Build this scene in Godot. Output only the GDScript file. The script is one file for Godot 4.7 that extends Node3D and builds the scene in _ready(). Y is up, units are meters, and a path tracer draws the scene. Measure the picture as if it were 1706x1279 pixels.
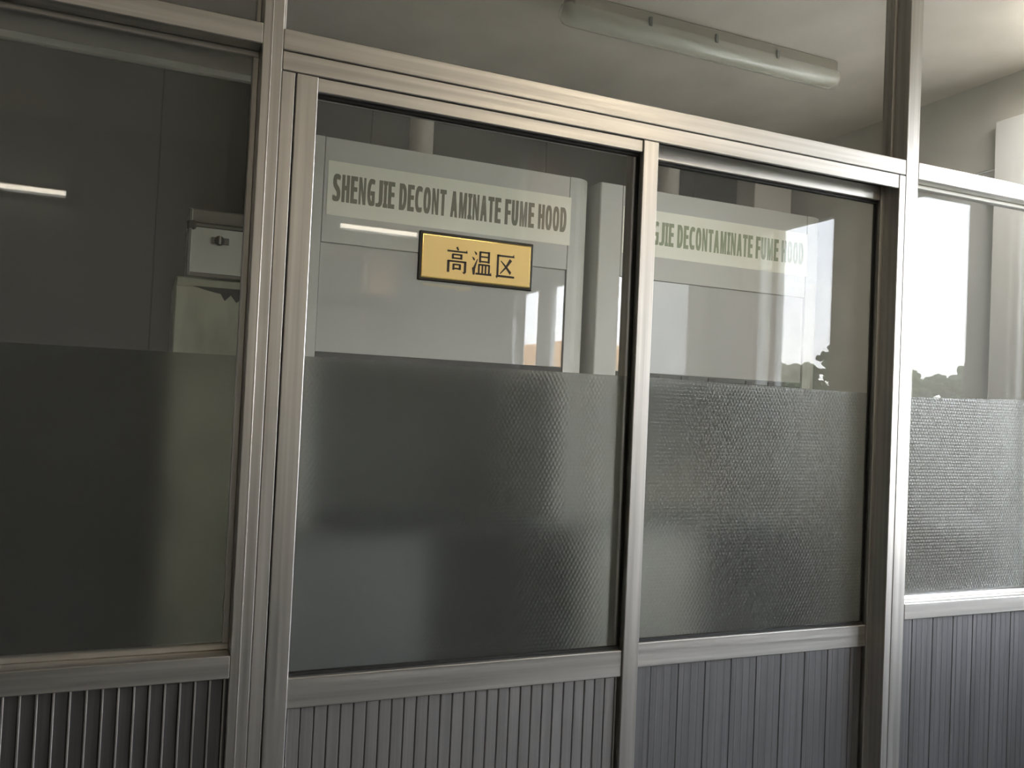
extends Node3D
# Corridor seen from z > 0; glazed aluminium partition in the plane z = 0; laboratory at z < 0.

var M := {}
const CEIL := 3.2        # ceiling height
const XE := 3.75         # inner face of the end wall
const ZB := -2.96        # inner face of the laboratory's back wall
const ZC := 4.2          # inner face of the corridor's outer wall
const XL := -5.0         # inner face of the left end wall

# ---------------------------------------------------------------- helpers
func numbered(called: String, parent: Node) -> String:
	if not parent.has_node(NodePath(called)):
		return called
	var k := 1
	while parent.has_node(NodePath("%s_%03d" % [called, k])):
		k += 1
	return "%s_%03d" % [called, k]

func mb() -> SurfaceTool:
	var st := SurfaceTool.new()
	st.begin(Mesh.PRIMITIVE_TRIANGLES)
	st.set_smooth_group(-1)
	return st

func tri(st: SurfaceTool, a: Vector3, b: Vector3, c: Vector3, out: Vector3) -> void:
	if (b - a).cross(c - a).dot(out) > 0.0:
		var t := b
		b = c
		c = t
	st.add_vertex(a)
	st.add_vertex(b)
	st.add_vertex(c)

func quad(st: SurfaceTool, a: Vector3, b: Vector3, c: Vector3, d: Vector3, out: Vector3) -> void:
	tri(st, a, b, c, out)
	tri(st, a, c, d, out)

# box between two corners with chamfered edges
func bx(st: SurfaceTool, lo: Vector3, hi: Vector3, ch := 0.0012) -> void:
	var c := (lo + hi) * 0.5
	var h := (hi - lo) * 0.5
	ch = minf(ch, 0.45 * minf(h.x, minf(h.y, h.z)))
	var i := h - Vector3(ch, ch, ch)
	for ax in 3:
		var u := (ax + 1) % 3
		var v := (ax + 2) % 3
		for s in [-1.0, 1.0]:
			var n := Vector3()
			n[ax] = s
			var p := []
			for q in [[-1.0, -1.0], [1.0, -1.0], [1.0, 1.0], [-1.0, 1.0]]:
				var w := Vector3()
				w[ax] = s * h[ax]
				w[u] = q[0] * i[u]
				w[v] = q[1] * i[v]
				p.append(c + w)
			quad(st, p[0], p[1], p[2], p[3], n)
	if ch <= 0.0:
		return
	for ax in 3:      # edges along ax
		var u := (ax + 1) % 3
		var v := (ax + 2) % 3
		for su in [-1.0, 1.0]:
			for sv in [-1.0, 1.0]:
				var p := []
				for e in [[-1.0, 0], [1.0, 0], [1.0, 1], [-1.0, 1]]:
					var w := Vector3()
					w[ax] = e[0] * i[ax]
					w[u] = su * (h[u] if e[1] == 0 else i[u])
					w[v] = sv * (i[v] if e[1] == 0 else h[v])
					p.append(c + w)
				var n := Vector3()
				n[u] = su
				n[v] = sv
				quad(st, p[0], p[1], p[2], p[3], n)
	for sx in [-1.0, 1.0]:
		for sy in [-1.0, 1.0]:
			for sz in [-1.0, 1.0]:
				var s := Vector3(sx, sy, sz)
				tri(st, c + s * Vector3(h.x, i.y, i.z), c + s * Vector3(i.x, h.y, i.z), c + s * Vector3(i.x, i.y, h.z), s)

func b6(st: SurfaceTool, x0: float, x1: float, y0: float, y1: float, z0: float, z1: float, ch := 0.0012) -> void:
	bx(st, Vector3(x0, y0, z0), Vector3(x1, y1, z1), ch)

# tube of given radii between two points (profile: list of [t along, radius])
func lathe(st: SurfaceTool, a: Vector3, b: Vector3, prof: Array, sides := 20) -> void:
	var d := (b - a).normalized()
	var u := d.cross(Vector3(0.31, 0.87, 0.39)).normalized()
	var v := d.cross(u)
	st.set_smooth_group(1)
	for k in prof.size() - 1:
		var p0 := a.lerp(b, prof[k][0])
		var p1 := a.lerp(b, prof[k + 1][0])
		for s in sides:
			var t0 := TAU * s / sides
			var t1 := TAU * (s + 1) / sides
			var e0 := u * cos(t0) + v * sin(t0)
			var e1 := u * cos(t1) + v * sin(t1)
			var out: Vector3 = (e0 + e1) + d * (prof[k][1] - prof[k + 1][1]) / maxf(p0.distance_to(p1), 0.0001)
			quad(st, p0 + e0 * prof[k][1], p0 + e1 * prof[k][1], p1 + e1 * prof[k + 1][1], p1 + e0 * prof[k + 1][1], out)
	st.set_smooth_group(-1)

# flat polygon in x,y pushed out from z0 to z1 (z1 is the side one looks at)
func prism(st: SurfaceTool, pts: PackedVector2Array, z0: float, z1: float) -> void:
	var t := Geometry2D.triangulate_polygon(pts)
	for k in range(0, t.size(), 3):
		var a := pts[t[k]]
		var b := pts[t[k + 1]]
		var c := pts[t[k + 2]]
		tri(st, Vector3(a.x, a.y, z1), Vector3(b.x, b.y, z1), Vector3(c.x, c.y, z1), Vector3(0, 0, signf(z1 - z0)))
		tri(st, Vector3(a.x, a.y, z0), Vector3(b.x, b.y, z0), Vector3(c.x, c.y, z0), Vector3(0, 0, -signf(z1 - z0)))
	var area := 0.0
	for k in pts.size():
		area += pts[k].cross(pts[(k + 1) % pts.size()])
	for k in pts.size():
		var a := pts[k]
		var b := pts[(k + 1) % pts.size()]
		var n := Vector2(b.y - a.y, a.x - b.x) * signf(area)
		quad(st, Vector3(a.x, a.y, z0), Vector3(b.x, b.y, z0), Vector3(b.x, b.y, z1), Vector3(a.x, a.y, z1), Vector3(n.x, n.y, 0))

func obj(called: String, st: SurfaceTool, mat: Material, parent: Node = self) -> MeshInstance3D:
	st.generate_normals()
	var o := MeshInstance3D.new()
	o.mesh = st.commit()
	o.mesh.surface_set_material(0, mat)
	o.name = numbered(called, parent)
	parent.add_child(o, true)
	return o

func thing(called: String, label: String, category: String, group := "", at := Vector3.ZERO) -> Node3D:
	var o := Node3D.new()
	o.name = numbered(called, self)
	add_child(o, true)
	o.position = at
	tag(o, label, category, group)
	return o

func tag(o: Node, label: String, category: String, group := "", kind := "") -> void:
	o.set_meta("label", label)
	o.set_meta("category", category)
	if group:
		o.set_meta("group", group)
	if kind:
		o.set_meta("kind", kind)

func struct(called: String, label: String, category: String, at := Vector3.ZERO) -> Node3D:
	var o := thing(called, label, category, "", at)
	o.set_meta("kind", "structure")
	return o

func mat(col: Color, rough := 0.6, metal := 0.0, spec := 0.5) -> StandardMaterial3D:
	var m := StandardMaterial3D.new()
	m.albedo_color = col
	m.roughness = rough
	m.metallic = metal
	m.metallic_specular = spec
	return m

func noise(freq: float, lo: float, hi: float, sd: int, oct := 3, size := 512) -> NoiseTexture2D:
	var n := FastNoiseLite.new()
	n.seed = sd
	n.frequency = freq
	n.fractal_octaves = oct
	var t := NoiseTexture2D.new()
	t.width = size
	t.height = size
	t.seamless = true
	t.noise = n
	var g := Gradient.new()
	g.set_color(0, Color(lo, lo, lo))
	g.set_color(1, Color(hi, hi, hi))
	t.color_ramp = g
	return t

func triplanar(m: StandardMaterial3D, sc: Vector3) -> void:
	m.uv1_triplanar = true
	m.uv1_world_triplanar = true
	m.uv1_scale = sc
	m.uv1_triplanar_sharpness = 4.0

# ---------------------------------------------------------------- materials
func glass(alpha := 0.03, spec := 0.5, col := Color(0.8, 0.82, 0.8)) -> StandardMaterial3D:
	var m := mat(Color(col, alpha), 0.0, 0.0, spec)
	m.transparency = BaseMaterial3D.TRANSPARENCY_ALPHA
	return m

func dots_normal(strength: float) -> ImageTexture:
	# one cell of a hexagonal lattice of raised dots
	var w := 64
	var h := 110
	var im := Image.create(w, h, false, Image.FORMAT_RGB8)
	for y in h:
		for x in w:
			var best := 1e9
			for c in [[0, 0], [1, 0], [0, 1], [1, 1], [0.5, 0.5]]:
				var dx: float = x / float(w) - c[0]
				var dy: float = (y / float(h) - c[1]) * 1.72
				best = minf(best, sqrt(dx * dx + dy * dy))
			var v := clampf(1.0 - best / 0.5, 0.0, 1.0)
			v = v * v * (3.0 - 2.0 * v)
			im.set_pixel(x, y, Color(v, v, v))
	im.bump_map_to_normal_map(strength)
	return ImageTexture.create_from_image(im)

func make_materials() -> void:
	for k in [["alu_v", Vector3(3.0, 0.05, 3.0)], ["alu_h", Vector3(0.05, 3.0, 3.0)]]:
		var m := mat(Color(0.86, 0.84, 0.82), 1.0, 1.0)
		m.albedo_texture = noise(0.035, 0.84, 1.0, 7, 4)
		m.roughness_texture = noise(0.05, 0.36, 0.50, 12, 3)
		triplanar(m, k[1])
		M[k[0]] = m
	var sl := mat(Color(0.74, 0.73, 0.73), 1.0, 0.9)
	sl.albedo_texture = noise(0.05, 0.86, 1.0, 21, 4)
	sl.roughness_texture = noise(0.05, 0.34, 0.5, 15, 3)
	triplanar(sl, Vector3(4.0, 0.04, 4.0))
	M.slat = sl
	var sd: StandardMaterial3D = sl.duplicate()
	sd.albedo_color = Color(0.52, 0.51, 0.52)  # darker copy: dim reflections on the left slats put into the colour
	M.slat_dim = sd
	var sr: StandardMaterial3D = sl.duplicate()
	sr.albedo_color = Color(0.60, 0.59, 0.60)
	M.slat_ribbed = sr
	M.rubber = mat(Color(0.07, 0.065, 0.06), 0.7)
	M.dark = mat(Color(0.05, 0.05, 0.05), 0.9)
	M.glass = glass(0.06, 0.33, Color(0.88, 0.88, 0.86))
	M.sky_glass = glass(0.01)
	var f := mat(Color(0.87, 0.875, 0.87, 0.012), 0.25)
	f.transparency = BaseMaterial3D.TRANSPARENCY_ALPHA
	f.refraction_enabled = true
	f.refraction_scale = 0.024
	f.normal_enabled = true
	f.normal_texture = dots_normal(6.0)
	f.normal_scale = 1.1
	triplanar(f, Vector3(1.0 / 0.011, 1.0 / 0.019, 1.0 / 0.011))
	M.film = f
	M.hood = mat(Color(0.78, 0.78, 0.75), 0.45)
	M.hood_sash = mat(Color(0.74, 0.74, 0.72), 0.01, 0.0, 0.62)
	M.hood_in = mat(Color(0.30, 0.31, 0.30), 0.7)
	M.base = mat(Color(0.48, 0.50, 0.49), 0.5)
	M.bay = mat(Color(0.15, 0.15, 0.15), 0.7)
	M.worktop = mat(Color(0.16, 0.16, 0.17), 0.4)
	M.sticker = mat(Color(0.97, 0.97, 0.90), 0.35)
	M.ink = mat(Color(0.42, 0.41, 0.31), 0.5)
	M.ink_green = mat(Color(0.58, 0.62, 0.47), 0.5)
	M.white = mat(Color(0.88, 0.88, 0.87), 0.4)
	M.pvc = mat(Color(0.82, 0.80, 0.77), 0.35)
	var wl := mat(Color(0.80, 0.79, 0.75), 0.55)
	wl.albedo_texture = noise(0.01, 0.9, 1.0, 3, 4)
	triplanar(wl, Vector3(0.4, 0.4, 0.4))
	M.wall = wl
	M.dark_band = mat(Color(0.26, 0.28, 0.27), 0.5)  # for unseen bands added to darken what the slats mirror
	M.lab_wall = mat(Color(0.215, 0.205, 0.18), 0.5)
	var ce := mat(Color(0.93, 0.885, 0.83), 0.4)
	ce.albedo_texture = noise(0.008, 0.92, 1.0, 5, 4)
	triplanar(ce, Vector3(0.5, 0.5, 0.5))
	M.ceiling = ce
	var fl := mat(Color(0.33, 0.33, 0.33), 0.4)
	fl.albedo_texture = noise(0.03, 0.8, 1.0, 9, 4)
	triplanar(fl, Vector3(0.7, 0.7, 0.7))
	M.floor = fl
	M.gold = mat(Color(0.97, 0.84, 0.56), 0.35, 0.2)
	M.gold_rim = mat(Color(0.95, 0.82, 0.50), 0.12, 0.7)
	M.sign_frame = mat(Color(0.12, 0.10, 0.07), 0.35)
	M.letter = mat(Color(0.17, 0.11, 0.06), 0.5)
	var cb := mat(Color(0.62, 0.62, 0.54), 0.5)
	cb.albedo_texture = noise(0.012, 0.8, 1.0, 31, 5)
	triplanar(cb, Vector3(1.2, 0.5, 1.2))
	M.cabinet = cb
	M.case_panel = mat(Color(0.70, 0.71, 0.68), 0.4, 0.3)
	M.case_edge = mat(Color(0.42, 0.42, 0.40), 0.35, 0.9)
	M.chrome = mat(Color(0.9, 0.9, 0.9), 0.12, 1.0)
	M.smear = mat(Color(0.10, 0.09, 0.08), 0.9)
	M.tape = mat(Color(0.72, 0.70, 0.62), 0.6)
	var dif := mat(Color(0.90, 0.89, 0.82, 0.34), 0.14)
	dif.transparency = BaseMaterial3D.TRANSPARENCY_ALPHA
	M.diffuser = dif
	M.lamp_base = mat(Color(0.50, 0.47, 0.42), 0.5)
	M.tube_off = mat(Color(0.95, 0.95, 0.93), 0.25)
	var tb := mat(Color(1, 1, 1), 0.4)
	tb.emission_enabled = true
	tb.emission = Color(1.0, 0.98, 0.92)
	tb.emission_energy_multiplier = 9.0
	M.tube_lit = tb
	var pl := mat(Color(1, 1, 1), 0.4)
	pl.emission_enabled = true
	pl.emission = Color(1.0, 0.95, 0.86)
	pl.emission_energy_multiplier = 4.0
	M.panel_lit = pl
	M.bark = mat(Color(0.30, 0.25, 0.20), 0.9)
	var k := 0
	for c in [Color(0.36, 0.42, 0.27), Color(0.42, 0.47, 0.32), Color(0.30, 0.37, 0.24)]:
		var lf := mat(c, 0.8)
		lf.albedo_texture = noise(0.05, 0.6, 1.0, 40 + k, 4)
		lf.heightmap_enabled = false
		triplanar(lf, Vector3(0.5, 0.5, 0.5))
		M["leaf%d" % k] = lf
		k += 1
	M.ground = mat(Color(0.42, 0.42, 0.36), 0.9)
	M.orange = mat(Color(0.95, 0.72, 0.48), 0.8)
	M.blue = mat(Color(0.50, 0.72, 0.86), 0.6)
	M.concrete = mat(Color(0.62, 0.60, 0.56), 0.8)
	M.blind = mat(Color(0.97, 0.97, 0.96), 0.9)
	M.blind.backlight_enabled = true
	M.blind.backlight = Color(1.0, 1.0, 1.0)
	M.blind_thick = mat(Color(0.86, 0.86, 0.85), 0.9)
	M.blind_thick.backlight_enabled = true
	M.blind_thick.backlight = Color(0.26, 0.26, 0.26)
	M.curtain = mat(Color(0.80, 0.72, 0.66), 0.9)

# ---------------------------------------------------------------- partition
func bar(parent: Node, called: String, vertical: bool, x0: float, x1: float, y0: float, y1: float, z0: float, z1: float) -> MeshInstance3D:
	var st := mb()
	b6(st, x0, x1, y0, y1, z0, z1, 0.0018)
	return obj(called, st, M.alu_v if vertical else M.alu_h, parent)

func pane(parent: Node, x0: float, x1: float, y0: float, y1: float, z: float) -> MeshInstance3D:
	var st := mb()
	b6(st, x0, x1, y0, y1, z - 0.005, z, 0.0)
	return obj("glass_pane", st, M.glass, parent)

func film(parent: Node, x0: float, x1: float, y0: float, yl: float, yr: float, z: float) -> MeshInstance3D:
	var st := mb()
	prism(st, PackedVector2Array([Vector2(x0, y0), Vector2(x1, y0), Vector2(x1, yr), Vector2(x0, yl)]), z + 0.0005, z + 0.0012)
	var o := obj("frosted_film", st, M.film, parent)
	o.set_meta("label", "frosted film with a fine dot pattern on the lower glass")
	return o

# four black gasket strips round a pane, joined in one part
func gasket(parent: Node, x0: float, x1: float, y0: float, y1: float, z: float, w := 0.007) -> void:
	var st := mb()
	b6(st, x0, x1, y0, y0 + w, z - 0.006, z + 0.006, 0.0006)
	b6(st, x0, x1, y1 - w, y1, z - 0.006, z + 0.006, 0.0006)
	b6(st, x0, x0 + w * 0.5, y0 + w, y1 - w, z - 0.006, z + 0.006, 0.0006)
	b6(st, x1 - w * 0.5, x1, y0 + w, y1 - w, z - 0.006, z + 0.006, 0.0006)
	obj("rubber_gasket", st, M.rubber, parent)

# glazing bead ring
func bead(parent: Node, x0: float, x1: float, y0: float, y1: float, z0: float, z1: float, w: float) -> void:
	bar(parent, "glazing_bead", false, x0, x1, y0, y0 + w, z0, z1)
	bar(parent, "glazing_bead", false, x0, x1, y1 - w, y1, z0, z1)
	bar(parent, "glazing_bead", true, x0, x0 + w, y0 + w, y1 - w, z0, z1)
	bar(parent, "glazing_bead", true, x1 - w, x1, y0 + w, y1 - w, z0, z1)

# infill of vertical aluminium slats; returns the panel part
func slats(parent: Node, x0: float, x1: float, y0: float, y1: float, z: float, start: float, pitch: float, style: String) -> void:
	var st := mb()
	b6(st, x0, x1, y0, y1, z - 0.022, z - 0.014, 0.0005)
	var p := obj("infill_panel", st, M.dark, parent)
	var x := start
	while x - pitch > x0:
		x -= pitch
	if x > x0:
		x -= pitch
	while x < x1 - 0.002:
		var gap := 0.0006 if style == "ribbed" else 0.0009
		var a := maxf(x + gap, x0)
		var b := minf(x + pitch - gap, x1)
		if b - a > 0.004:
			st = mb()
			b6(st, a, b, y0, y1, z - 0.0145, z, 0.0016)
			if style == "ridge":
				var rs := mb()
				b6(rs, a - 0.0008, minf(a + 0.0030, b), y0, y1, z - 0.012, z + 0.004, 0.0012)
				obj("joint_strip", rs, M.alu_v, p)
			elif style == "ribbed":
				var r := a + 0.016
				while r < b - 0.008:
					b6(st, r, r + 0.0022, y0, y1, z - 0.010, z + 0.0004, 0.0003)
					r += 0.0225
			obj("slat", st, M.slat_dim if style == "ridge" else (M.slat_ribbed if style == "ribbed" else M.slat), p)
		x += pitch

func partition() -> void:
	var t: Node3D
	# posts, full height
	for a in [[-1.215, -1.17, "trim_1", "aluminium post left of the dark fixed pane"], [0.187, 0.228, "trim_2", "full height aluminium post between dark fixed pane and sliding doors"],
			[1.9735, 2.022, "trim_3", "bright full height aluminium post right of the sliding doors"], [2.66, 2.692, "trim_4", "aluminium post at the far right of the partition"]]:
		t = struct(a[2], a[3], "post")
		bar(t, "post_body", true, a[0], a[1], 0.0, CEIL, -0.095, 0.0)
		if a[2] == "trim_2":
			var st := mb()
			b6(st, 0.2035, 0.2065, 0.0, CEIL, -0.002, 0.0008, 0.0006)
			obj("seam_rib", st, M.alu_v, t)
	# transom rail and the sliding frame round the doors
	t = struct("trim_5", "long aluminium transom rail above the sliding doors", "rail")
	bar(t, "rail_body", false, 0.2285, 1.973, 2.2105, 2.2545, -0.095, 0.0)
	t = struct("trim_6", "aluminium sliding door frame with head track and two jambs", "door frame")
	bar(t, "head_lip", false, 0.2285, 1.9475, 2.169, 2.2085, -0.008, -0.0005)
	bar(t, "head_track", false, 0.2285, 1.973, 2.186, 2.2095, -0.095, -0.0085)
	bar(t, "head_lip", false, 0.2285, 1.973, 2.150, 2.186, -0.095, -0.088)
	bar(t, "jamb_lip", true, 0.2285, 0.2555, 0.02, 2.1675, -0.010, -0.0002)
	bar(t, "jamb", true, 0.2285, 0.262, 0.02, 2.186, -0.095, -0.042)
	bar(t, "jamb", true, 1.9485, 1.973, 0.02, 2.2085, -0.095, 0.0)
	bar(t, "threshold_track", false, 0.2285, 1.973, 0.0, 0.02, -0.095, 0.0)

	# left leaf, in the front track
	t = struct("door_1", "left aluminium sliding door leaf with gold sign on its glass", "sliding door")
	bar(t, "stile", true, 0.2585, 0.303, 0.03, 2.1675, -0.040, 0.0)
	bar(t, "stile", true, 1.097, 1.141, 0.03, 2.1675, -0.040, 0.001)
	bar(t, "rail", false, 0.303, 1.0965, 2.137, 2.167, -0.040, -0.003)
	bar(t, "rail", false, 0.303, 1.0955, 0.857, 0.920, -0.040, -0.003)
	bar(t, "rail", false, 0.303, 1.0965, 0.03, 0.10, -0.040, -0.003)
	pane(t, 0.303, 1.097, 0.919, 2.138, -0.022)
	film(t, 0.306, 1.094, 0.926, 1.5845, 1.5855, -0.022)
	gasket(t, 0.303, 1.097, 0.920, 2.137, -0.022)
	slats(t, 0.304, 1.090, 0.10, 0.857, -0.012, 0.306, 0.0278, "plain")

	# right leaf, in the rear track
	t = struct("door_2", "right aluminium sliding door leaf set back behind the left leaf", "sliding door")
	bar(t, "stile", true, 1.100, 1.143, 0.03, 2.186, -0.086, -0.052)
	bar(t, "stile", true, 1.936, 1.968, 0.03, 2.186, -0.0855, -0.052)
	bar(t, "rail", false, 1.143, 1.9355, 2.143, 2.184, -0.086, -0.055)
	bar(t, "rail", false, 1.143, 1.9355, 0.857, 0.918, -0.086, -0.055)
	bar(t, "rail", false, 1.143, 1.9355, 0.03, 0.10, -0.086, -0.055)
	pane(t, 1.143, 1.936, 0.917, 2.144, -0.072)
	film(t, 1.145, 1.934, 0.924, 1.588, 1.583, -0.072)
	gasket(t, 1.143, 1.936, 0.918, 2.143, -0.072)
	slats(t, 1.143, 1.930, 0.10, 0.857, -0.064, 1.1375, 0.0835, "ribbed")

	# fixed light left of the doors
	t = struct("window_1", "dark fixed glazed panel left of the sliding doors", "glazed panel")
	bar(t, "rail", false, -1.170, 0.187, 2.2135, 2.257, -0.095, 0.0)
	bar(t, "sill_rail", false, -1.170, 0.187, 0.930, 0.976, -0.095, 0.0)
	bar(t, "rail", false, -1.170, 0.187, 0.0, 0.08, -0.095, 0.0)
	bead(t, -1.170, 0.187, 0.976, 2.2135, -0.062, -0.046, 0.013)
	pane(t, -1.168, 0.185, 0.977, 2.212, -0.064)
	film(t, -1.155, 0.173, 0.990, 1.5745, 1.5785, -0.064)
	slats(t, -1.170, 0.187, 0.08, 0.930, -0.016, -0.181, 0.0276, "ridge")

	# fixed light right of the doors
	t = struct("window_2", "bright fixed glazed panel right of the sliding doors", "glazed panel")
	bar(t, "rail", false, 2.022, 2.66, 2.206, 2.2545, -0.095, 0.0)
	bar(t, "sill_rail", false, 2.022, 2.66, 0.940, 0.986, -0.095, 0.0)
	bar(t, "rail", false, 2.022, 2.66, 0.0, 0.08, -0.095, 0.0)
	bead(t, 2.022, 2.66, 0.986, 2.206, -0.062, -0.040, 0.012)
	pane(t, 2.023, 2.659, 0.987, 2.205, -0.064)
	film(t, 2.034, 2.648, 0.998, 1.5765, 1.594, -0.064)
	slats(t, 2.022, 2.66, 0.08, 0.940, -0.016, 2.156, 0.083, "ribbed")
	# last bay up to the end wall
	t = struct("window_3", "tall fixed glass next to the end wall", "glazed panel")
	bar(t, "sill_rail", false, 2.692, XE, 0.940, 0.986, -0.095, 0.0)
	bar(t, "rail", false, 2.692, XE, 3.15, CEIL, -0.095, 0.0)
	bar(t, "rail", false, 2.692, XE, 0.0, 0.08, -0.095, 0.0)
	pane(t, 2.692, XE, 0.986, 3.15, -0.064)
	slats(t, 2.692, XE, 0.08, 0.940, -0.016, 2.692, 0.083, "plain")

	# transom lights
	var n := 4
	for a in [[-1.170, 0.187, 2.257, "transom light above the dark fixed pane"], [0.228, 1.9735, 2.2545, "wide transom light above the sliding doors"],
			[2.022, 2.66, 2.2545, "transom light above the bright right fixed pane"]]:
		t = struct("window_%d" % n, a[3], "transom window")
		bar(t, "rail", false, a[0], a[1], 3.15, CEIL, -0.095, 0.0)
		bead(t, a[0], a[1], a[2], 3.15, -0.064, -0.048, 0.010)
		pane(t, a[0] + 0.001, a[1] - 0.001, a[2] + 0.001, 3.149, -0.066)
		n += 1

# ---------------------------------------------------------------- gold door sign
func character(parent: Node, strokes: Array, x0: float, y1: float, w: float, h: float, z: float) -> void:
	var st := mb()
	for s in strokes:
		var q := PackedVector2Array()
		for k in range(0, s.size(), 2):
			q.append(Vector2(x0 + s[k] * 0.01 * w, y1 - s[k + 1] * 0.01 * h))
		prism(st, q, z - 0.0005, z + 0.0004)
	obj("character", st, M.letter, parent)

func hs(x0: float, x1: float, y: float, t := 4.0) -> Array:      # horizontal stroke with its triangular end
	t *= 1.45
	return [x0, y - t * 0.5, x1 - 9, y - t * 0.5, x1 - 4, y - t * 1.4, x1, y + t * 0.5, x0, y + t * 0.5]

func hb(x0: float, x1: float, y: float, t := 4.0) -> Array:
	t *= 1.4
	return [x0, y - t * 0.5, x1, y - t * 0.5, x1, y + t * 0.5, x0, y + t * 0.5]

func vs(x: float, y0: float, y1: float, t := 8.0) -> Array:
	t *= 1.25
	return [x - t * 0.5, y0, x + t * 0.5, y0, x + t * 0.5, y1, x - t * 0.5, y1]

func door_sign() -> void:
	var z := -0.0215
	var x0 := 0.5415
	var x1 := 0.8185
	var y0 := 1.7685
	var y1 := 1.8785
	var t := thing("door_sign", "gold nameplate with three dark Chinese characters on the left door's glass", "sign", "", Vector3(x0, y0, z))
	x1 -= x0
	y1 -= y0
	x0 = 0.0
	y0 = 0.0
	var st := mb()
	b6(st, x0, x1, y0, y1, 0.0, 0.008, 0.002)
	obj("frame", st, M.sign_frame, t)
	st = mb()
	b6(st, x0 + 0.0065, x1 - 0.0065, y0 + 0.0065, y1 - 0.0065, 0.004, 0.0095, 0.0015)
	obj("rim", st, M.gold_rim, t)
	st = mb()
	b6(st, x0 + 0.009, x1 - 0.009, y0 + 0.009, y1 - 0.009, 0.006, 0.0100, 0.0004)
	var pl := obj("plate", st, M.gold, t)
	var zc := 0.0100
	var w := x1 * 0.178
	var h := y1 * 0.52
	var top := y1 * 0.735
	character(pl, [[43, 2, 50, -3, 58, 9, 52, 14], hs(2, 100, 17, 4.5), vs(29, 28, 47), vs(70, 26, 47), hb(27, 72, 29, 4.5), hb(27, 72, 43.5, 4.5),
		vs(9, 54, 100, 9), vs(90, 53, 96, 9), hb(6, 94, 56, 5), [94.5, 92, 94.5, 97, 86, 103, 76, 94, 88, 96], vs(34, 66, 90, 8), vs(65, 66, 88, 8), hb(32, 67, 68, 4.5), hb(32, 67, 84, 4.5)],
		x1 * 0.232, top, w, h, zc)
	character(pl, [[12, 4, 24, 10, 27, 18, 20, 19], [2, 27, 14, 32, 17, 41, 10, 41], [4, 72, 10, 68, 28, 34, 31, 36, 20, 74, 18, 98, 9, 98],
		vs(42, 4, 48), vs(85, 2, 48), hb(39, 88, 6, 4.5), hb(42, 85, 24, 4.5), hb(42, 85, 43, 4.5),
		hb(36, 90, 56, 5), vs(38, 55, 92, 7), vs(55, 56, 92, 6.5), vs(71, 56, 92, 6.5), vs(88, 54, 92, 7), hs(22, 102, 93, 5)],
		x1 * 0.445, top - 0.0012, w, h, zc)
	character(pl, [hs(8, 96, 9, 5), vs(13, 5, 95, 8), [4, 92, 12, 86, 96, 87, 100, 92, 96, 95, 14, 95, 10, 101], [72, 18, 84, 26, 60, 54, 28, 82, 24, 80, 50, 52],
		[26, 30, 29, 28, 56, 48, 82, 72, 76, 82, 50, 54]],
		x1 * 0.655, top - 0.0022, w, h, zc)
	# torn strip of old tape under the sign, on the same glass
	var tp := mb()
	prism(tp, PackedVector2Array([Vector2(0.012, -0.004), Vector2(0.13, -0.004), Vector2(0.128, -0.012), Vector2(0.098, -0.016), Vector2(0.09, -0.012), Vector2(0.03, -0.011), Vector2(0.014, -0.009)]), 0.0004, 0.0009)
	var ta := obj("tape_residue", tp, M.tape)
	ta.position = Vector3(0.5415, 1.7685, -0.0215)
	tag(ta, "torn strip of old tape just below the gold nameplate", "tape")

# ---------------------------------------------------------------- fume hoods
# capitals set one by one to the same height, fattened a little: condensed heavy lettering
func lettering(s: String, w: float, h: float, m: Material) -> MeshInstance3D:
	var f := SystemFont.new()
	f.font_names = PackedStringArray(["Droid Sans"])
	f.font_weight = 700
	var wide := 0.0
	var adv := {}
	for c in s:
		var a := 1.0
		if c == "I":
			a = 0.52
		elif c == "M":
			a = 1.22
		elif c == " ":
			a = 0.42
		elif c in "JEFT":
			a = 0.88
		adv[c] = a
		wide += a
	var unit := w / wide
	var x := -w * 0.5
	var st := SurfaceTool.new()
	st.begin(Mesh.PRIMITIVE_TRIANGLES)
	for c in s:
		var cw: float = adv[c] * unit
		if c != " ":
			var t := TextMesh.new()
			t.font = f
			t.text = c
			t.font_size = 64
			t.pixel_size = 0.01
			t.depth = 0.02
			var ab := t.get_aabb()
			var gw := cw * 0.71
			var fat := unit * (0.045 if c in "MNW" else 0.08)
			for dx in [-fat, fat]:
				var b := Basis.from_scale(Vector3(gw / ab.size.x, h / ab.size.y, 0.02))
				var o := Vector3(x + cw * 0.14 + dx, -h * 0.5, 0.0) - b * ab.position
				o.z = 0.0003 + (0.00005 if dx > 0 else 0.0)
				st.append_from(t, 0, Transform3D(b, o))
		x += cw
	var r := MeshInstance3D.new()
	r.mesh = st.commit()
	r.mesh.surface_set_material(0, m)
	return r

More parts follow.
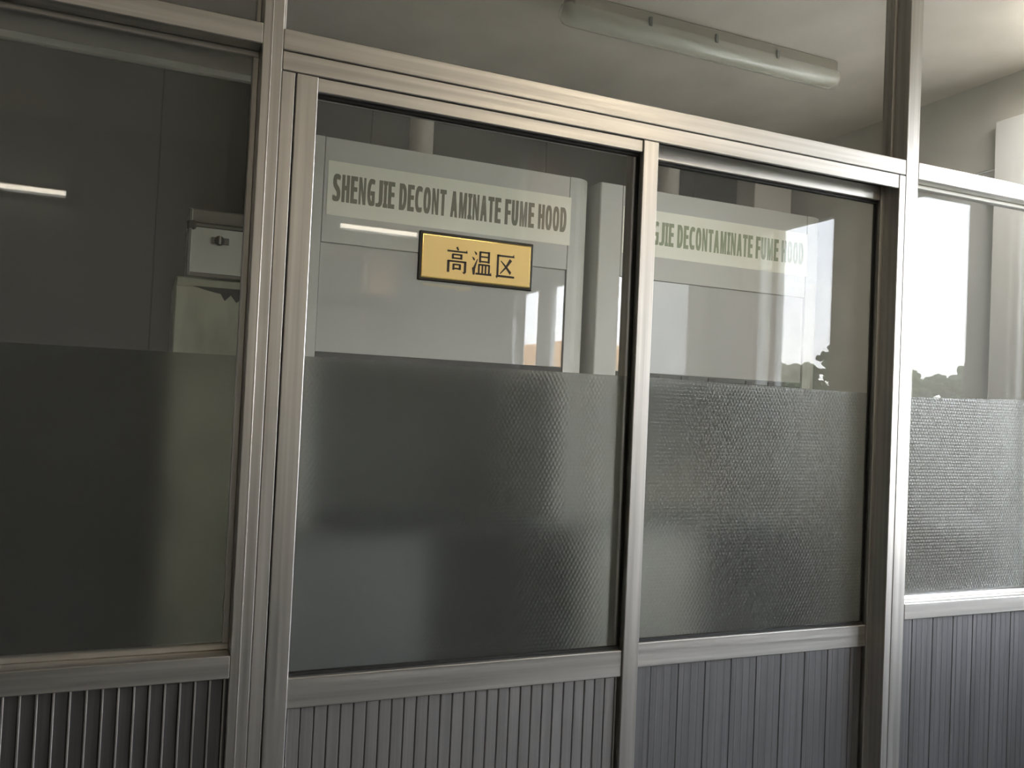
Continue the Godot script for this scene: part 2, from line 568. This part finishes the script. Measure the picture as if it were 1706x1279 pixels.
func fume_hood(x0: float, x1: float, label: String, text: String, ink: Material, grips: bool) -> void:
	var zf := -2.16
	var zb := -2.90
	var top := 2.705
	var cx := (x0 + x1) * 0.5
	var t := thing("fume_hood", label, "fume hood", "", Vector3(cx, 0, zf))
	var hw := (x1 - x0) * 0.5
	var dz := zb - zf
	var pw := 0.138
	var st: SurfaceTool
	for s in [-1.0, 1.0]:
		st = mb()
		var xa: float = minf(s * hw, s * (hw - pw))
		var xb: float = maxf(s * hw, s * (hw - pw))
		# front post with a generous rounded outer corner
		var q := PackedVector2Array()
		var r := 0.10 if s > 0.0 else 0.012
		var xo: float = s * hw
		var xi: float = s * (hw - pw)
		q.append(Vector2(xi, 0.0))
		for k in 7:
			var a := PI * 0.5 * k / 6.0
			q.append(Vector2(xo - s * r + s * r * sin(a), -r + r * cos(a)))
		q.append(Vector2(xo, dz))
		q.append(Vector2(xi, dz))
		for k in q.size():
			var a2 := q[k]
			var b2 := q[(k + 1) % q.size()]
			var nn := Vector3((a2.x + b2.x) * 0.5 - (xa + xb) * 0.5, 0, (a2.y + b2.y) * 0.5 - dz * 0.5)
			var e := Vector3(b2.x - a2.x, 0, b2.y - a2.y)
			var n := e.cross(Vector3.UP)
			if n.dot(nn) < 0.0:
				n = -n
			quad(st, Vector3(a2.x, 0.9, a2.y), Vector3(b2.x, 0.9, b2.y), Vector3(b2.x, top, b2.y), Vector3(a2.x, top, a2.y), n)
		for y in [0.9, top]:
			var tr := Geometry2D.triangulate_polygon(q)
			for k in range(0, tr.size(), 3):
				tri(st, Vector3(q[tr[k]].x, y, q[tr[k]].y), Vector3(q[tr[k + 1]].x, y, q[tr[k + 1]].y), Vector3(q[tr[k + 2]].x, y, q[tr[k + 2]].y), Vector3(0, y - 1.5, 0))
		obj("side_post", st, M.hood, t)
	st = mb()
	b6(st, -hw + pw + 0.003, hw - pw - 0.003, 2.218, top, -0.05, -0.001, 0.002)
	obj("header_panel", st, M.hood, t)
	st = mb()
	b6(st, -hw + pw, hw - pw, top - 0.03, top - 0.001, dz, -0.05, 0.002)
	obj("roof_panel", st, M.hood, t)
	st = mb()
	b6(st, -hw + pw + 0.004, hw - pw - 0.004, 1.711, 2.2165, -0.022, -0.012, 0.001)
	var sash := obj("sash", st, M.hood_sash, t)
	st = mb()
	b6(st, -hw + pw + 0.004, hw - pw - 0.004, 1.684, 1.710, -0.032, -0.006, 0.002)
	obj("sash_handle", st, M.rubber if not grips else M.hood_in, sash)
	if grips:
		for gx in [0.08, 0.2, 0.42, 0.60, 0.86, 1.02, 1.17]:
			st = mb()
			b6(st, -hw + pw + gx, -hw + pw + gx + (0.05 if gx != 0.2 else 0.08), 1.676, 1.704, -0.020, 0.002, 0.002)
			obj("grip", st, M.worktop, sash)
	st = mb()
	b6(st, -hw + pw, hw - pw, 0.9, top - 0.03, dz, dz + 0.02, 0.001)
	obj("rear_baffle", st, M.hood if grips else M.hood_in, t)  # lighter in the right hood, standing for more light there
	st = mb()
	b6(st, -hw, hw, 0.86, 0.90, dz, 0.02, 0.004)
	obj("worktop", st, M.base if grips else M.worktop, t)
	# base: a closed cabinet on the left, an open dark bay on the right
	var bw := hw * 0.95
	st = mb()
	b6(st, -hw + 0.01, -hw + bw, 0.08, 0.86, dz, -0.02, 0.003)
	var base := obj("base_cabinet", st, M.hood if grips else M.base, t)  # lighter colour on the right hood stands for more light on it
	for k in 2:
		var a := -hw + 0.02 + k * (bw - 0.03) / 2.0
		st = mb()
		b6(st, a + 0.004, a + (bw - 0.03) / 2.0 - 0.004, 0.11, 0.83, -0.02, -0.002, 0.003)
		obj("cabinet_door", st, M.hood if grips else M.base, base)
	st = mb()
	b6(st, hw - 0.04, hw - 0.01, 0.08, 0.86, dz, -0.02, 0.003)
	b6(st, -hw + bw, hw - 0.04, 0.08, 0.11, dz, -0.02, 0.003)
	b6(st, -hw + bw, hw - 0.04, 0.11, 0.86, dz, dz + 0.02, 0.0)
	obj("open_bay", st, M.hood_in if grips else M.bay, t)
	st = mb()
	b6(st, -hw + 0.03, hw - 0.03, 0.0, 0.08, dz, -0.06, 0.002)
	obj("plinth", st, M.worktop, t)
	# printed strip
	var sx0 := 0.1856 * 3.95 - x0 if not grips else 0.585 * 3.95 - x0
	var sx1 := 0.5055 * 3.95 - x0 if not grips else 0.905 * 3.95 - x0
	st = mb()
	b6(st, -hw + sx0, -hw + sx1, 2.345, 2.597, -0.001, 0.001, 0.0004)
	var sk := obj("printed_strip", st, M.sticker, t)
	var tm := lettering(text, (sx1 - sx0) * 0.965, 0.128, ink)
	tm.name = "lettering"
	tm.position = Vector3(-hw + (sx0 + sx1) * 0.5, 2.475, 0.0011)
	sk.add_child(tm, true)
	# exhaust duct through the ceiling
	st = mb()
	var dx := (0.296 if not grips else 0.654) * 4.33 - cx
	lathe(st, Vector3(dx, top - 0.005, dz * 0.5), Vector3(dx, CEIL, dz * 0.5), [[0.0, 0.085], [0.0, 0.07], [0.06, 0.07], [0.06, 0.063], [1.0, 0.063]], 28)
	obj("exhaust_duct", st, M.pvc, t)
	if grips:
		st = mb()
		b6(st, 3.37 - cx, 3.655 - cx, top, CEIL, -0.42, -0.24, 0.004)
		obj("duct_casing", st, M.pvc, t)

# ---------------------------------------------------------------- other laboratory things
func case_and_cabinet() -> void:
	var t := thing("cabinet", "pale stained upright cabinet behind the dark pane, metal case on its top", "cabinet", "", Vector3(0.30, 0, -1.66))
	var st := mb()
	b6(st, -0.215, 0.225, 0.06, 1.905, -0.25, 0.232, 0.006)
	obj("body", st, M.cabinet, t)
	st = mb()
	b6(st, -0.20, 0.21, 0.0, 0.06, -0.23, 0.20, 0.003)
	obj("plinth", st, M.dark, t)
	st = mb()
	b6(st, -0.217, 0.223, 0.10, 1.872, 0.236, 0.262, 0.006)
	var d := obj("door", st, M.cabinet, t)
	st = mb()
	b6(st, 0.17, 0.19, 0.95, 1.15, 0.262, 0.29, 0.004)
	obj("handle", st, M.case_edge, d)
	# ragged dark stain along the door's top edge
	st = mb()
	var q := PackedVector2Array([Vector2(-0.16, 1.871), Vector2(0.21, 1.871), Vector2(0.21, 1.842), Vector2(0.15, 1.846), Vector2(0.14, 1.85), Vector2(0.11, 1.838), Vector2(0.06, 1.852), Vector2(0.03, 1.83), Vector2(0.012, 1.845), Vector2(-0.01, 1.822), Vector2(-0.03, 1.848), Vector2(-0.05, 1.826), Vector2(-0.065, 1.85), Vector2(-0.11, 1.858)])
	prism(st, q, 0.2618, 0.2628)
	obj("stain", st, M.smear, d)

	t = thing("tool_case", "small aluminium edged case with a round latch on top of the pale cabinet", "case", "", Vector3(0.30, 1.905, -1.60))
	st = mb()
	b6(st, -0.178, 0.17, 0.012, 0.185, -0.12, 0.190, 0.003)
	obj("body", st, M.case_panel, t)
	st = mb()
	b6(st, -0.180, 0.172, 0.190, 0.240, -0.122, 0.192, 0.004)
	obj("lid", st, M.case_edge, t)
	for e in [[-0.184, 0.176, 0.0, 0.016], [-0.184, 0.176, 0.176, 0.190]]:
		st = mb()
		b6(st, e[0], e[1], e[2], e[3], 0.180, 0.196, 0.003)
		obj("edge_profile", st, M.case_edge, t)
	for x in [-0.184, 0.162]:
		st = mb()
		b6(st, x, x + 0.014, 0.0, 0.24, 0.182, 0.197, 0.003)
		obj("edge_profile", st, M.case_edge, t)
	for x in [-0.188, 0.15]:
		st = mb()
		b6(st, x, x + 0.03, 0.165, 0.198, 0.17, 0.2, 0.006)
		obj("corner_cap", st, M.smear, t)
	st = mb()
	b6(st, -0.105, -0.045, 0.122, 0.146, 0.190, 0.196, 0.003)
	var l := obj("latch_plate", st, M.case_edge, t)
	st = mb()
	lathe(st, Vector3(-0.078, 0.134, 0.196), Vector3(-0.078, 0.134, 0.204), [[0.0, 0.0], [0.0, 0.017], [0.8, 0.017], [1.0, 0.015], [1.0, 0.0]], 24)
	var dial := obj("latch_dial", st, M.smear, l)
	st = mb()
	b6(st, -0.080, -0.073, 0.119, 0.149, 0.203, 0.212, 0.0015)
	obj("latch_grip", st, M.chrome, l)

func ceiling_lamp() -> void:
	var t := thing("ceiling_lamp", "long unlit tubular ceiling lamp seen through the transom above the doors", "lamp", "", Vector3(2.23, CEIL, -1.33))
	var st := mb()
	b6(st, -0.71, 0.71, -0.066, 0.0, -0.046, 0.046, 0.012)
	obj("base", st, M.lamp_base, t)
	st = mb()
	lathe(st, Vector3(-0.735, -0.075, 0), Vector3(0.735, -0.075, 0), [[0.0, 0.0], [0.0, 0.03], [0.012, 0.046], [0.035, 0.052], [0.965, 0.052], [0.988, 0.046], [1.0, 0.03], [1.0, 0.0]], 28)
	obj("diffuser", st, M.diffuser, t)
	st = mb()
	lathe(st, Vector3(-0.68, -0.092, 0), Vector3(0.68, -0.092, 0), [[0.0, 0.0], [0.0, 0.015], [1.0, 0.015], [1.0, 0.0]], 16)
	obj("tube", st, M.tube_off, t)
	for x in [-0.68, 0.66]:
		st = mb()
		b6(st, x, x + 0.02, -0.112, -0.066, -0.02, 0.02, 0.004)
		obj("socket", st, M.case_edge, t)
	for x in [-0.34, 0.0, 0.34]:
		st = mb()
		b6(st, x - 0.008, x + 0.008, -0.07, -0.03, 0.042, 0.058, 0.003)
		obj("clip", st, M.case_edge, t)
		st = mb()
		b6(st, x - 0.008, x + 0.008, -0.07, -0.03, -0.058, -0.042, 0.003)
		obj("clip", st, M.case_edge, t)

func added_lab_light(x: float, z: float) -> void:  # unseen lamp added to brighten the fume hoods
	var t := thing("added_ceiling_light", "unseen short batten light added to brighten the hoods, just behind the partition", "ceiling light", "", Vector3(x, CEIL, z))
	var st := mb()
	b6(st, -0.31, 0.31, -0.04, 0.0, -0.04, 0.04, 0.006)
	obj("housing", st, M.white, t)
	st = mb()
	lathe(st, Vector3(-0.28, -0.065, 0), Vector3(0.28, -0.065, 0), [[0.0, 0.0], [0.0, 0.014], [1.0, 0.014], [1.0, 0.0]], 16)
	obj("tube", st, M.tube_lit, t)
	for s in [-1.0, 1.0]:
		st = mb()
		b6(st, s * 0.29 - 0.012, s * 0.29 + 0.012, -0.085, -0.04, -0.02, 0.02, 0.004)
		obj("socket", st, M.white, t)
	var l := AreaLight3D.new()
	l.name = "tube_glow"
	l.area_size = Vector2(0.56, 0.04)
	l.light_energy = LAB_ENERGY
	l.light_color = Color(1.0, 0.98, 0.95)
	l.area_range = 12.0
	l.shadow_enabled = true
	l.position = Vector3(0, -0.088, 0)
	l.rotation.x = -PI * 0.5
	t.add_child(l, true)

func added_round_lamp(x: float, z: float) -> void:  # unseen lamp added for the warm glint and to light the corridor
	var t := thing("added_ceiling_light", "unseen round warm light added to the corridor ceiling, glinting on the door head", "ceiling light", "", Vector3(x, CEIL, z))
	var st := mb()
	lathe(st, Vector3(0, 0, 0), Vector3(0, -0.04, 0), [[0.0, 0.0], [0.0, 0.15], [0.8, 0.15], [1.0, 0.14], [1.0, 0.12]], 32)
	obj("ring", st, M.white, t)
	st = mb()
	lathe(st, Vector3(0, -0.03, 0), Vector3(0, -0.05, 0), [[0.0, 0.0], [0.0, 0.12], [0.5, 0.12], [1.0, 0.10], [1.0, 0.0]], 32)
	obj("diffuser", st, M.panel_lit, t)
	var l := AreaLight3D.new()
	l.name = "lamp_glow"
	l.area_size = Vector2(0.2, 0.2)
	l.light_energy = ROUND_ENERGY
	l.light_color = Color(1.0, 0.94, 0.83)
	l.area_range = 12.0
	l.shadow_enabled = true
	l.position = Vector3(0, -0.056, 0)
	l.rotation.x = -PI * 0.5
	t.add_child(l, true)

func tube_light(x: float, label: String) -> void:
	var t := thing("tube_light", label, "tube light", "lit tube lights on the corridor wall", Vector3(x, 2.71, ZC))
	var st := mb()
	b6(st, -0.61, 0.61, -0.03, 0.03, -0.05, 0.0, 0.008)
	obj("housing", st, M.white, t)
	st = mb()
	lathe(st, Vector3(-0.59, 0, -0.075), Vector3(0.59, 0, -0.075), [[0.0, 0.0], [0.0, 0.014], [1.0, 0.014], [1.0, 0.0]], 16)
	obj("tube", st, M.tube_lit, t)
	for s in [-1.0, 1.0]:
		st = mb()
		b6(st, s * 0.6 - 0.012, s * 0.6 + 0.012, -0.02, 0.02, -0.095, -0.05, 0.004)
		obj("socket", st, M.white, t)
	var l := AreaLight3D.new()
	l.name = "tube_glow"
	l.area_size = Vector2(1.16, 0.03)
	l.light_energy = LAMP_ENERGY
	l.light_color = Color(1.0, 0.92, 0.80)
	l.area_range = 12.0
	l.shadow_enabled = true
	l.position = Vector3(0, 0, -0.097)
	t.add_child(l, true)

# ---------------------------------------------------------------- room shell
func room() -> void:
	var st := mb()
	b6(st, XL - 0.2, XE + 0.2, -0.15, 0.0, ZB - 0.2, ZC + 0.2, 0.0)
	var o := obj("floor", st, M.floor)
	tag(o, "grey floor running under the partition", "floor", "", "structure")
	st = mb()
	b6(st, XL - 0.2, XE + 0.2, CEIL, CEIL + 0.15, ZB - 0.2, ZC + 0.2, 0.0)
	o = obj("ceiling", st, M.ceiling)
	tag(o, "pale beige ceiling seen through the transom lights", "ceiling", "", "structure")
	# laboratory back wall of tall panels
	var t := struct("wall_back", "dark panelled back wall of the laboratory", "wall")
	st = mb()
	b6(st, XL - 0.2, XE + 0.2, 0.0, CEIL, ZB - 0.2, ZB - 0.012, 0.0)
	obj("wall_core", st, M.dark, t)
	var x := 1.114 - 1.098 * 5
	while x < XE:
		var a := maxf(x + 0.003, XL)
		var b := minf(x + 1.095, XE)
		if b - a > 0.05:
			st = mb()
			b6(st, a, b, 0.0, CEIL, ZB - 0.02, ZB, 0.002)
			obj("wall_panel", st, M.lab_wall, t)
		x += 1.098
	st = mb()
	b6(st, XL, XE, 3.155, CEIL, ZB, ZB + 0.035, 0.01)
	o = obj("trim_7", st, M.wall)
	tag(o, "pale cornice strip along the top of the back wall", "cornice", "", "structure")
	# left end wall
	st = mb()
	b6(st, XL - 0.2, XL, 0.0, CEIL, ZB - 0.2, ZC + 0.2, 0.0)
	o = obj("wall_left", st, M.wall)
	tag(o, "plain wall closing the left end", "wall", "", "structure")
	# partition's solid part beyond the left post
	st = mb()
	b6(st, XL, -1.215, 0.0, CEIL, -0.09, -0.005, 0.0)
	o = obj("wall_partition", st, M.wall)
	tag(o, "solid part of the partition left of the glazing", "wall", "", "structure")
	# right end wall with the mirrored window and three added ones
	st = mb()
	var wz0 := 1.07
	var wz1 := 2.71
	var wy0 := 1.05
	var wy1 := 2.785
	var lz0 := -0.80
	var lz1 := -0.14
	var ky0 := 2.76
	var kz0 := -1.54
	var kz1 := -1.06
	var ly0 := 0.5
	var ly1 := 3.08
	var e0 := XE
	var e1 := XE + 0.2
	b6(st, e0, e1, 0.0, CEIL, ZB - 0.2, kz0, 0.0)
	b6(st, e0, e1, 0.0, 1.0, kz0, kz1, 0.0)
	b6(st, e0, e1, ky0, CEIL, kz0, kz1, 0.0)
	b6(st, e0, e1, 0.0, CEIL, kz1, lz0, 0.0)
	b6(st, e0, e1, 0.0, ly0, lz0, lz1, 0.0)
	b6(st, e0, e1, ly1, CEIL, lz0, lz1, 0.0)
	b6(st, e0, e1, 0.0, CEIL, lz1, 0.10, 0.0)
	b6(st, e0, e1, 0.0, wy0, 0.10, 0.86, 0.0)
	b6(st, e0, e1, wy1, CEIL, 0.10, 0.86, 0.0)
	b6(st, e0, e1, 0.0, CEIL, 0.86, wz0, 0.0)
	b6(st, e0, e1, 0.0, wy0, wz0, wz1, 0.0)
	b6(st, e0, e1, wy1, CEIL, wz0, wz1, 0.0)
	b6(st, e0, e1, 0.0, CEIL, wz1, ZC + 0.2, 0.0)
	o = obj("wall_right", st, M.wall)
	tag(o, "end wall with bright windows at the right", "wall", "", "structure")
	t = struct("window_8", "white framed corridor end window mirrored in the door glass", "window")
	end_frame(t, wz0, wz1, wy0, wy1, [[1.70, 2.02], [2.50, 2.56]], 0.04)
	t = struct("window_10", "unseen corridor window added for daylight beside the partition's right end", "window")
	end_frame(t, 0.10, 0.86, wy0, wy1, [], 0.04)  # added out of view to bring more daylight in
	t = struct("window_9", "white framed laboratory window added for daylight at the far right edge", "window")
	end_frame(t, lz0, lz1, ly0, ly1, [], 0.05)  # added to bring daylight onto the hoods
	t = struct("window_7", "laboratory window with a white blind, added for brightness behind the right fixed pane", "window")
	end_frame(t, kz0, kz1, 1.0, ky0, [], 0.05)  # added as a bright ground behind the right pane
	for a in [[lz0, lz1, ly1, "added white roller blind over the laboratory window at the far right edge"], [kz0, kz1, ky0, "added white roller blind seen directly through the right fixed pane"]]:
		st = mb()
		b6(st, XE + 0.012, XE + 0.015, (ly0 if a[0] == lz0 else 1.0) + 0.03, a[2] - 0.005, a[0] + 0.004, a[1] - 0.004, 0.0)
		o = obj("added_roller_blind", st, M.blind if a[0] == lz0 else M.blind_thick)  # blinds added with their windows to spread soft light
		tag(o, a[3], "blind", "added white roller blinds")
	st = mb()
	b6(st, XE - 0.05, XE, 0.0, 2.97, -1.05, -0.81, 0.006)
	o = obj("trim_9", st, M.white)
	tag(o, "white pilaster between the laboratory windows", "pilaster", "", "structure")
	st = mb()
	b6(st, XE - 0.012, XE, 0.0, 0.98, 0.02, ZC - 0.015, 0.002)
	o = obj("trim_10", st, M.dark_band)  # added unseen so the right slats mirror something dark
	tag(o, "unseen dark band, added to dim reflections, along the corridor's end wall", "dark_band", "", "structure")
	# corridor outer wall
	st = mb()
	b6(st, XL, XE, 0.0, CEIL, ZC, ZC + 0.2, 0.0)
	o = obj("wall_front", st, M.wall)
	tag(o, "corridor outer wall carrying the tube lights", "wall", "", "structure")
	st = mb()
	b6(st, XL, XE, 0.0, 0.98, ZC - 0.012, ZC, 0.002)
	o = obj("trim_8", st, M.dark_band)  # added unseen so the lower slats mirror something dark
	tag(o, "unseen dark band, added to dim reflections, along the corridor outer wall", "dark_band", "", "structure")
	# pipe and hanging cloth near the corridor's far corner, mirrored over the hood's lettering
	st = mb()
	lathe(st, Vector3(2.19, 0.0, 3.2), Vector3(2.19, CEIL, 3.2), [[0.0, 0.028], [1.0, 0.028]], 20)
	o = obj("pipe", st, M.white)
	tag(o, "slim white pipe mirrored in front of the word FUME", "pipe")
	st = mb()
	var n := 70
	for k in n:
		var a := 2.24 + 0.30 * k / n
		var b := 2.24 + 0.30 * (k + 1) / n
		var za := 3.2 + 0.02 * sin(a * 70.0) + 0.008 * sin(a * 173.0)
		var zb := 3.2 + 0.02 * sin(b * 70.0) + 0.008 * sin(b * 173.0)
		for f in [-0.001, 0.001]:
			quad(st, Vector3(a, 2.56, za + f), Vector3(b, 2.56, zb + f), Vector3(b, 3.19, zb + f), Vector3(a, 3.19, za + f), Vector3(0, 0, f))
	o = obj("curtain", st, M.curtain)
	tag(o, "pale pinkish hanging cloth mirrored above the word HOOD", "cloth")

func end_frame(t: Node3D, z0: float, z1: float, y0: float, y1: float, mullions: Array, w: float) -> void:
	var x0 := XE + 0.03
	var x1 := XE + 0.09
	for a in [[z0, z1, y0, y0 + 0.05], [z0, z1, y1 - 0.05, y1], [z0, z0 + w, y0 + 0.05, y1 - 0.05], [z1 - 0.03, z1, y0 + 0.05, y1 - 0.05]]:
		var st := mb()
		b6(st, x0, x1, a[2], a[3], a[0], a[1], 0.003)
		obj("window_frame", st, M.white, t)
	for m in mullions:
		var st := mb()
		b6(st, x0, x1, y0 + 0.05, y1 - 0.05, m[0], m[1], 0.003)
		obj("mullion", st, M.white, t)
	var st2 := mb()
	b6(st2, XE + 0.058, XE + 0.062, y0 + 0.02, y1 - 0.02, z0 + 0.02, z1 - 0.02, 0.0)
	obj("glass_pane", st2, M.sky_glass, t)

# ---------------------------------------------------------------- outdoors
func blob(st: SurfaceTool, c: Vector3, r: float, ns: FastNoiseLite) -> void:
	var rows := 7
	var cols := 11
	var p := []
	for i in rows + 1:
		var row := []
		var th := PI * i / rows
		for j in cols:
			var ph := TAU * j / cols
			var d := Vector3(sin(th) * cos(ph), cos(th), sin(th) * sin(ph))
			var rr := r * (1.0 + 0.5 * ns.get_noise_3dv((c + d * r) * 90.0) + 0.5 * ns.get_noise_3dv((c + d * r) * 260.0))
			row.append(c + d * rr * Vector3(1, 0.85, 1))
		p.append(row)
	for i in rows:
		for j in cols:
			var k := (j + 1) % cols
			quad(st, p[i][j], p[i][k], p[i + 1][k], p[i + 1][j], (p[i][j] + p[i + 1][k]) * 0.5 - c)

func tree(at: Vector3, h: float, w: float, leaf: int, label: String, sd: int) -> void:
	var rng := RandomNumberGenerator.new()
	rng.seed = sd
	var ns := FastNoiseLite.new()
	ns.seed = sd
	ns.frequency = 0.02
	var t := thing("tree", label, "tree", "", at)
	var st := mb()
	lathe(st, Vector3(0, -0.3, 0), Vector3(0, h * 0.55, 0), [[0.0, 0.05 * h], [0.2, 0.035 * h], [1.0, 0.015 * h], [1.0, 0.0]], 10)
	obj("trunk", st, M.bark, t)
	st = mb()
	for k in 130:
		var y := rng.randf_range(0.12, 0.93) * h
		var s := sin(PI * clampf((y / h - 0.02) / 0.98, 0.0, 1.0))
		var a := rng.randf() * TAU
		var q := w * 0.46 * s * sqrt(rng.randf())
		blob(st, Vector3(cos(a) * q, y, sin(a) * q), rng.randf_range(0.05, 0.1) * w, ns)
	obj("crown", st, M["leaf%d" % leaf], t)

func outdoors() -> void:
	var st := mb()
	b6(st, -40.0, 120.0, -0.6, -0.4, -80.0, 140.0, 0.0)
	var o := obj("ground", st, M.ground)
	tag(o, "open ground outside the windows", "ground", "", "structure")
	# direction = X over distance from the camera's mirror image; x = 30
	var list := [[0.965, 5.4, 2.4, 2, "tall dark tree mirrored at the right edge of the right door"], [0.905, 4.4, 3.6, 1, "low pale tree mirrored in the right fume hood's sash"], [0.855, 4.7, 3.6, 0, "round tree mirrored left of the tall dark tree"],
		[1.02, 4.9, 3.2, 0, "tree mirrored behind the bright post"], [1.13, 3.9, 3.2, 1, "bushy tree mirrored at the left of the right fixed pane"], [1.20, 3.7, 3.0, 0, "low tree mirrored in the middle of the right fixed pane"],
		[1.285, 4.1, 3.2, 1, "rounded tree mirrored at the right of the right fixed pane"], [0.80, 4.2, 3.4, 2, "tree mirrored behind the right hood's front panel"]]
	var k := 0
	for a in list:
		var x: float = [26.0, 30.0, 35.0, 40.0, 27.0, 31.5, 36.0, 45.0][k]
		var f := x / 30.0
		tree(Vector3(x, -0.4, x / a[0] - 1.79), (a[1] - 1.5) * f + 1.9, a[2] * f, a[3], a[4], 100 + k)
		k += 1
	var t := thing("building", "low orange and pale blue building mirrored in the left hood's sash", "building", "", Vector3(34, -0.4, 66))
	st = mb()
	b6(st, -4, 4, 4.4, 7.2, -12, 12, 0.05)
	obj("upper_wall", st, M.orange, t)
	st = mb()
	b6(st, -4.3, 4.3, 3.5, 4.4, -12.3, 12.3, 0.05)
	obj("blue_canopy", st, M.blue, t)
	st = mb()
	b6(st, -4, 4, 0, 3.5, -12, 12, 0.05)
	obj("lower_wall", st, M.concrete, t)
	for j in 12:
		st = mb()
		b6(st, -4.12, -4.0, 0.4, 3.0, -11.4 + j * 2.0, -10.6 + j * 2.0, 0.03)
		obj("window", st, M.white, t)

const LAMP_ENERGY := 0.06
const ROUND_ENERGY := 1.9
const LAB_ENERGY := 1.2

# ---------------------------------------------------------------- scene
func _ready() -> void:
	# camera
	var cam := Camera3D.new()
	cam.name = "camera"
	cam.fov = rad_to_deg(2.0 * atan(639.5 / 1420.0))
	cam.near = 0.05
	cam.far = 400.0
	cam.transform = Transform3D(Basis(Vector3(0.91664257, 0.04470569, 0.39719995), Vector3(-0.05116654, 0.998674, 0.00567728), Vector3(-0.39641945, -0.02552738, 0.91771454)).orthonormalized(), Vector3(0, 1.5, 1.78957))
	add_child(cam)
	cam.current = true
	# sky and exposure
	var we := WorldEnvironment.new()
	we.name = "world_environment"
	var e := Environment.new()
	var sky := Sky.new()
	var sm := ProceduralSkyMaterial.new()
	sm.sky_top_color = Color(0.86, 0.91, 0.97)
	sm.sky_horizon_color = Color(0.97, 0.97, 0.96)
	sm.ground_horizon_color = Color(0.80, 0.80, 0.78)
	sm.ground_bottom_color = Color(0.55, 0.55, 0.52)
	sm.energy_multiplier = 15.0
	sky.sky_material = sm
	e.background_mode = Environment.BG_SKY
	e.sky = sky
	e.tonemap_mode = Environment.TONE_MAPPER_LINEAR
	e.tonemap_exposure = 1.6
	e.sdfgi_enabled = true
	e.ssao_enabled = true
	e.ssil_enabled = true
	we.environment = e
	add_child(we)

	make_materials()
	room()
	partition()
	fume_hood(0.575, 2.126, "white fume hood behind the left door, its strip lettered with a gap", "SHENGJIE DECONT AMINATE FUME HOOD", M.ink, false)
	fume_hood(2.165, 3.712, "white fume hood behind the right door, its lettering partly hidden", "SHENGJIE DECONTAMINATE FUME HOOD", M.ink_green, true)
	case_and_cabinet()
	ceiling_lamp()
	tube_light(-1.095, "lit tube light mirrored as a streak in the dark left pane")
	tube_light(1.795, "lit tube light mirrored as a streak left of the gold nameplate")
	added_round_lamp(2.26, 2.56)
	added_lab_light(3.4, -0.42)
	door_sign()
	outdoors()
